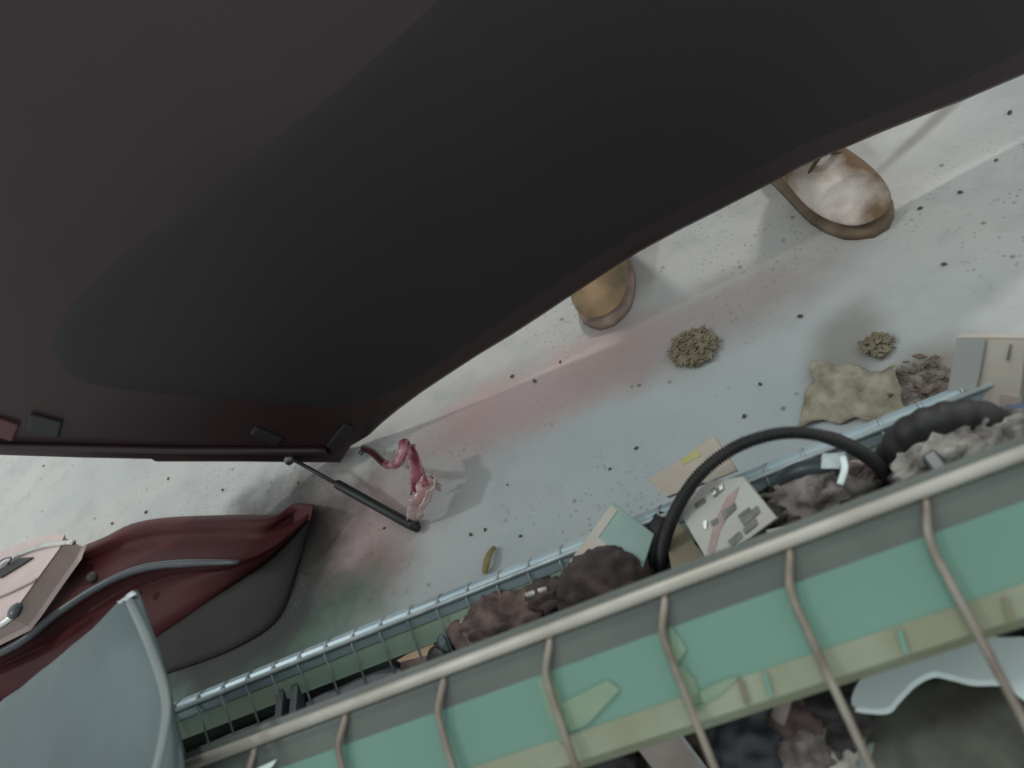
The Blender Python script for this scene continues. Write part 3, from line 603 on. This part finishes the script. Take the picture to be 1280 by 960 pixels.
th_ = spline([Z(1110, 610, .10), Z(1112, 585, .145), Z(1122, 560, .175), Z(1140, 540, .195), Z(1170, 527, .205), Z(1205, 521, .205), Z(1235, 526, .195), Z(1256, 542, .165), Z(1264, 560, .13)], 80)
put('thick_hose', tube('thick_hose', th_, [.0145+.0008*math.sin(i*.9) for i in range(81)], 16), M_rub, 'thick black hose arching over the pale rag', 'hose')
th2 = spline([Z(1124, 606, .10), Z(1128, 578, .150), Z(1140, 556, .175), Z(1160, 545, .18)], 40)
put('ribbed_hose', tube('ribbed_hose', th2, .008, 12, corr=.0006), M_rub, 'ribbed black hose inside the thick hose', 'hose')
lumpx('pale_rag', (1208, 572), .172, .056, .026, .036, M_paleRag, 'pale grey crumpled rag under the thick black hose', 'rag', .42, 9, 7)
put('pale_tile', prism('pale_tile', [Z(x, y, .190) for x, y in [(1140, 600), (1146, 572), (1160, 582), (1166, 598), (1154, 606)]], U3, .006, .001), mat('pale_grey_tile', rgb(158, 166, 162), rgb(142, 150, 146), 14, .6), 'pale grey tile piece beside the dark clip', 'scrap', None, False)
put('dark_clip', box('dark_clip', Z(1172, 585, .205), (Z(1184, 602, .205)-Z(1160, 570, .205))*.5, (Z(1180, 580, .205)-Z(1164, 590, .205))*.5, U3*.006, .002), M_bead, 'dark grey rectangular clip lying on the pale rag', 'scrap', None, False)
lumpx('blue_cloth', (1276, 550), .15, .026, .024, .04, M_blue, 'slate blue cloth at the right end of the bin', 'cloth', .2, 4, 8)
lumpx('orange_bit', (1264, 548), .185, .006, .007, .008, mat('orange_plastic', rgb(166, 130, 90), rgb(140, 106, 70), 12, .6), 'small orange plastic bit beside the blue cloth', 'scrap', .15, 3, 9)
# carton standing at the right
ct = thing('carton', 'cream folded carton standing behind the thick hose', 'carton', Z(1230, 500, .14))
cpx = [((1180, 516), .135), ((1196, 423), .185), ((1283, 424), .185), ((1272, 522), .135)]
P4 = [Z(*p, z) for p, z in cpx]; cn = (P4[1]-P4[0]).cross(P4[3]-P4[0]).normalized(); cn = cn if cn.dot(C0-P4[0]) > 0 else -cn
link('front_face', prism('front_face', P4, cn, .003), M_card, ct, False)
def cpl(x, y, o): return PL(x, y, P4[0]+cn*o, cn)
link('grey_flap', prism('grey_flap', [cpl(*q, .0035) for q in [(1180, 516), (1196, 423), (1232, 424), (1224, 470), (1212, 516)]], cn, .0025), mat('grey_card', rgb(164, 166, 164), rgb(152, 154, 152), 10, .8), ct, False)
link('side_face', prism('side_face', [P4[2], P4[2]-cn*.04, P4[3]-cn*.04, P4[3]], (P4[2]-P4[1]).normalized(), .003), M_card, ct, False)
link('top_fold', prism('top_fold', [P4[1], P4[2], P4[2]-cn*.03, P4[1]-cn*.03], U3, .003), M_card, ct, False)
link('stained_patch', prism('stained_patch', [cpl(*q, .0025) for q in [(1250, 492), (1278, 497), (1272, 521), (1248, 514)]], cn, .002), mat('stained_card', rgb(166, 152, 144), None, 30, .85), ct, False)
link('crease', prism('crease', [cpl(*q, .0025) for q in [(1262, 430), (1264, 430), (1260, 450), (1258, 450)]], cn, .002), M_greyrag, ct, False)

# ================================================================ SCRAP IN THE LOWER TRAY
def lz(px, z): return Z(*px, z)
# curved white plastic bracket with a hole
wb = [(1070, 882), (1078, 862), (1095, 842), (1118, 826), (1138, 820), (1150, 828), (1165, 826), (1180, 812), (1200, 801), (1225, 800), (1250, 806), (1285, 806), (1310, 812), (1310, 862), (1285, 868), (1262, 850), (1240, 848), (1215, 848), (1190, 842), (1165, 838), (1140, 850), (1118, 872), (1105, 884)]
wbr = thing('plastic_bracket', 'curved white plastic bracket with a screw hole in the lower tray', 'bracket', Z(1180, 840, .16))
link('bracket_body', prism('bracket_body', [p for p in spline([Z(x, y, .178) for x, y in wb+wb[:1]], 90)[:-1]], U3, .014, .003), M_white, wbr, False)
link('screw_hole', lathe('screw_hole', Z(1211, 823, .183), U3, [(.004, 0), (.0062, .0004), (.0062, .0012), (.004, .0016)], 18), mat('grey_hole', rgb(110, 122, 120), None, 10, .7), wbr)
# olive dish
dish = Z(1215, 925, .115)
put('olive_bowl', lump('olive_bowl', dish, _e*.085, _n*.062, U3*.040, .06, 2, 4, 3), mat('olive_grimy_metal', rgb(92, 96, 84), rgb(62, 58, 54), 26, .55, bump=.2), 'dark olive grimy casing under the white bracket', 'casing')
cap = thing('plastic_cap', 'pale grey upturned plastic cup beside the olive casing', 'cap', Z(1110, 945, .09))  # loose plastic cap lying in the lower tray
link('cap_body', lathe('cap_body', Z(1112, 950, .11), (U3-_n*.5), [(.026, -.03), (.028, .01), (.026, .018), (.022, .020), (.020, .024), (.008, .026)], 24), mat('pale_grey_cap', rgb(150, 162, 158), rgb(130, 140, 136), 14, .55), cap)
link('cap_rim', lathe('cap_rim', Z(1112, 950, .11), (U3-_n*.5), [(.0285, -.004), (.031, -.002), (.031, .003), (.0285, .005)], 24), M_card, cap)
# U profile
up = thing('channel_profile', 'pinkish grey U-shaped metal channel in the lower tray', 'metal profile', Z(820, 940, .14))
ca, cb = Z(808, 905, .190), Z(868, 985, .150); cdv = (cb-ca).normalized(); csd = cdv.cross(U3).normalized(); cnn = csd.cross(cdv)
M_chn = mat('pinkish_zinc', rgb(156, 146, 140), rgb(132, 122, 116), 30, .5, metal=.2)
link('web', box('web', (ca+cb)*.5, cdv*((cb-ca).length/2), csd*.016, cnn*.0015), M_chn, up, False)
for s in (-1, 1): link('flange', box('flange', (ca+cb)*.5+csd*(s*.016)-cnn*.010, cdv*((cb-ca).length/2), csd*.0015, cnn*.011), M_chn if s > 0 else M_wire2, up, False)
for i, (px, z, hl, hw, hh, m, lb) in enumerate([
    ((762, 950), .13, .03, .03, .03, M_dark, 'dark oily lump left of the metal channel'),
    ((880, 940), .12, .03, .035, .035, mat('brown_hide', rgb(98, 84, 70), rgb(60, 50, 44), 40, .8), 'brown fibrous lump right of the metal channel'),
    ((935, 925), .125, .04, .045, .04, mat('blue_black_scrap', rgb(62, 66, 72), rgb(44, 44, 48), 26, .5), 'blue black glossy lump in the lower tray'),
    ((990, 900), .12, .03, .04, .035, M_rust, 'rusty brown lump below the worn tape lip'),
    ((1040, 895), .115, .045, .04, .035, M_dark, 'black lump left of the white bracket'),
    ((1000, 945), .12, .035, .03, .03, M_greyrag, 'grey lump between black lump and blue black lump'),
    ((1050, 950), .115, .02, .02, .025, M_card, 'cream lump left of the pale grey cup'),
    ((1290, 800), .12, .05, .03, .03, mat('violet_black_cloth', rgb(66, 64, 74), rgb(50, 48, 54), 20, .8), 'violet black cloth above the white bracket')]):
    lumpx('scrap_lump', px, z, hl, hw, hh, m, lb, 'scrap', .3, 4, 30+i, group='scrap in the lower tray')
put('pale_clip', tube('pale_clip', spline([Z(990, 830, .262), Z(985, 850, .25), Z(978, 880, .215), Z(972, 900, .19)], 12), .004, 8, flat=(.5, 1.5)), M_chn, 'pale bent clip hooked on the worn lip', 'clip')
put('bright_chip', prism('bright_chip', [PL(x, y, W(0, ptop[0], ptop[1]+.004), pn) for x, y in [(318, 962), (346, 949), (342, 956), (330, 968)]], pn, .002), M_white, 'bright white chip on the green front plate', 'scrap', None, False)

# ================================================================ DEBRIS ON THE FLOOR
M_leaf = mat('dry_moss', rgb(142, 132, 110), rgb(112, 102, 84), 60, .95); M_dirty = mat('dirty_beige_cloth', rgb(174, 168, 150), rgb(122, 114, 94), 40, .95, bump=.5)
M_grit = mat('grey_brown_grit', rgb(92, 88, 80), rgb(74, 70, 64), 40, .9)
def litter(name, px, R, n, m, label, seed):
    rnd = random.Random(seed); vs, fs = [], []; c = Z(*px, 0)
    for k_ in range(n):
        r_ = R*math.sqrt(rnd.random()); a = rnd.random()*6.28; p = c+V((r_*math.cos(a), r_*math.sin(a), .003+.006*rnd.random())); l = .004+.006*rnd.random()*rnd.random(); b = rnd.random()*6.28
        d = V((math.cos(b), math.sin(b), rnd.uniform(-.2, .3)))*l; s_ = V((-math.sin(b), math.cos(b), rnd.uniform(-.2, .2)))*l*.45; i0 = len(vs); t_ = V((0, 0, .0015))
        vs += [p-d, p+s_, p+d, p-s_, p-d+t_, p+s_+t_, p+d+t_, p-s_+t_]
        fs += [(i0, i0+3, i0+2, i0+1), (i0+4, i0+5, i0+6, i0+7)]+[(i0+j, i0+(j+1) % 4, i0+4+(j+1) % 4, i0+4+j) for j in range(4)]
    return put(name, mesh(name, vs, fs), m, label, 'debris', None, False)
litter('moss_clump', (868, 438), .033, 420, M_leaf, 'round clump of dry brown moss on the floor', 4)
litter('moss_clump', (1098, 436), .018, 90, M_leaf, 'small brown clump of moss above the dirty cloth', 5)
litter('dirt_streak', (1160, 484), .042, 75, mat('brown_crumbs', rgb(128, 110, 100), rgb(104, 90, 82), 40, .95), 'brown crumbs scattered beside the far rail', 6)
put('dirty_cloth', crumple_sheet('dirty_cloth', [Z(1000, 530, .006), Z(1016, 452, .008), Z(1125, 462, .010), Z(1130, 520, .008)], 30, .006, .0025, 55, 6, 0, .010), M_dirty, 'dirty beige crumpled cloth on the floor behind the rail', 'cloth')
put('yellow_peel', tube('yellow_peel', spline([Z(606, 716, .006), Z(608, 704, .012), Z(612, 692, .010), Z(618, 684, .006)], 12), [.0055-.003*abs(i/12-.4) for i in range(13)], 10, flat=(.7, 1)), mat('dull_yellow', rgb(150, 142, 92), rgb(120, 112, 74), 30, .7), 'curled dull yellow peel on the floor behind the rail', 'debris')
rnd = random.Random(2); CR = [(182, 640), (118, 648), (140, 654), (210, 598), (278, 612), (54, 582), (372, 603), (640, 470), (668, 476), (700, 452), (634, 606), (606, 662), (650, 670), (588, 668), (480, 660), (762, 586), (795, 560), (930, 520), (1000, 395), (1150, 260), (1200, 240), (1245, 200), (1262, 140), (1180, 330), (950, 480)]
for i, px in enumerate(CR):
    c = Z(*px, .002); r_ = .0012+.0016*rnd.random(); a = rnd.random()*3
    put('grit_crumb', lump('grit_crumb', c, V((math.cos(a), math.sin(a), 0))*r_*1.5, V((-math.sin(a), math.cos(a), 0))*r_, U3*r_*.7, .3, 3, 2, i), M_grit, 'tiny dark grit crumb lying on the concrete floor', 'debris', 'grit crumbs on the floor')
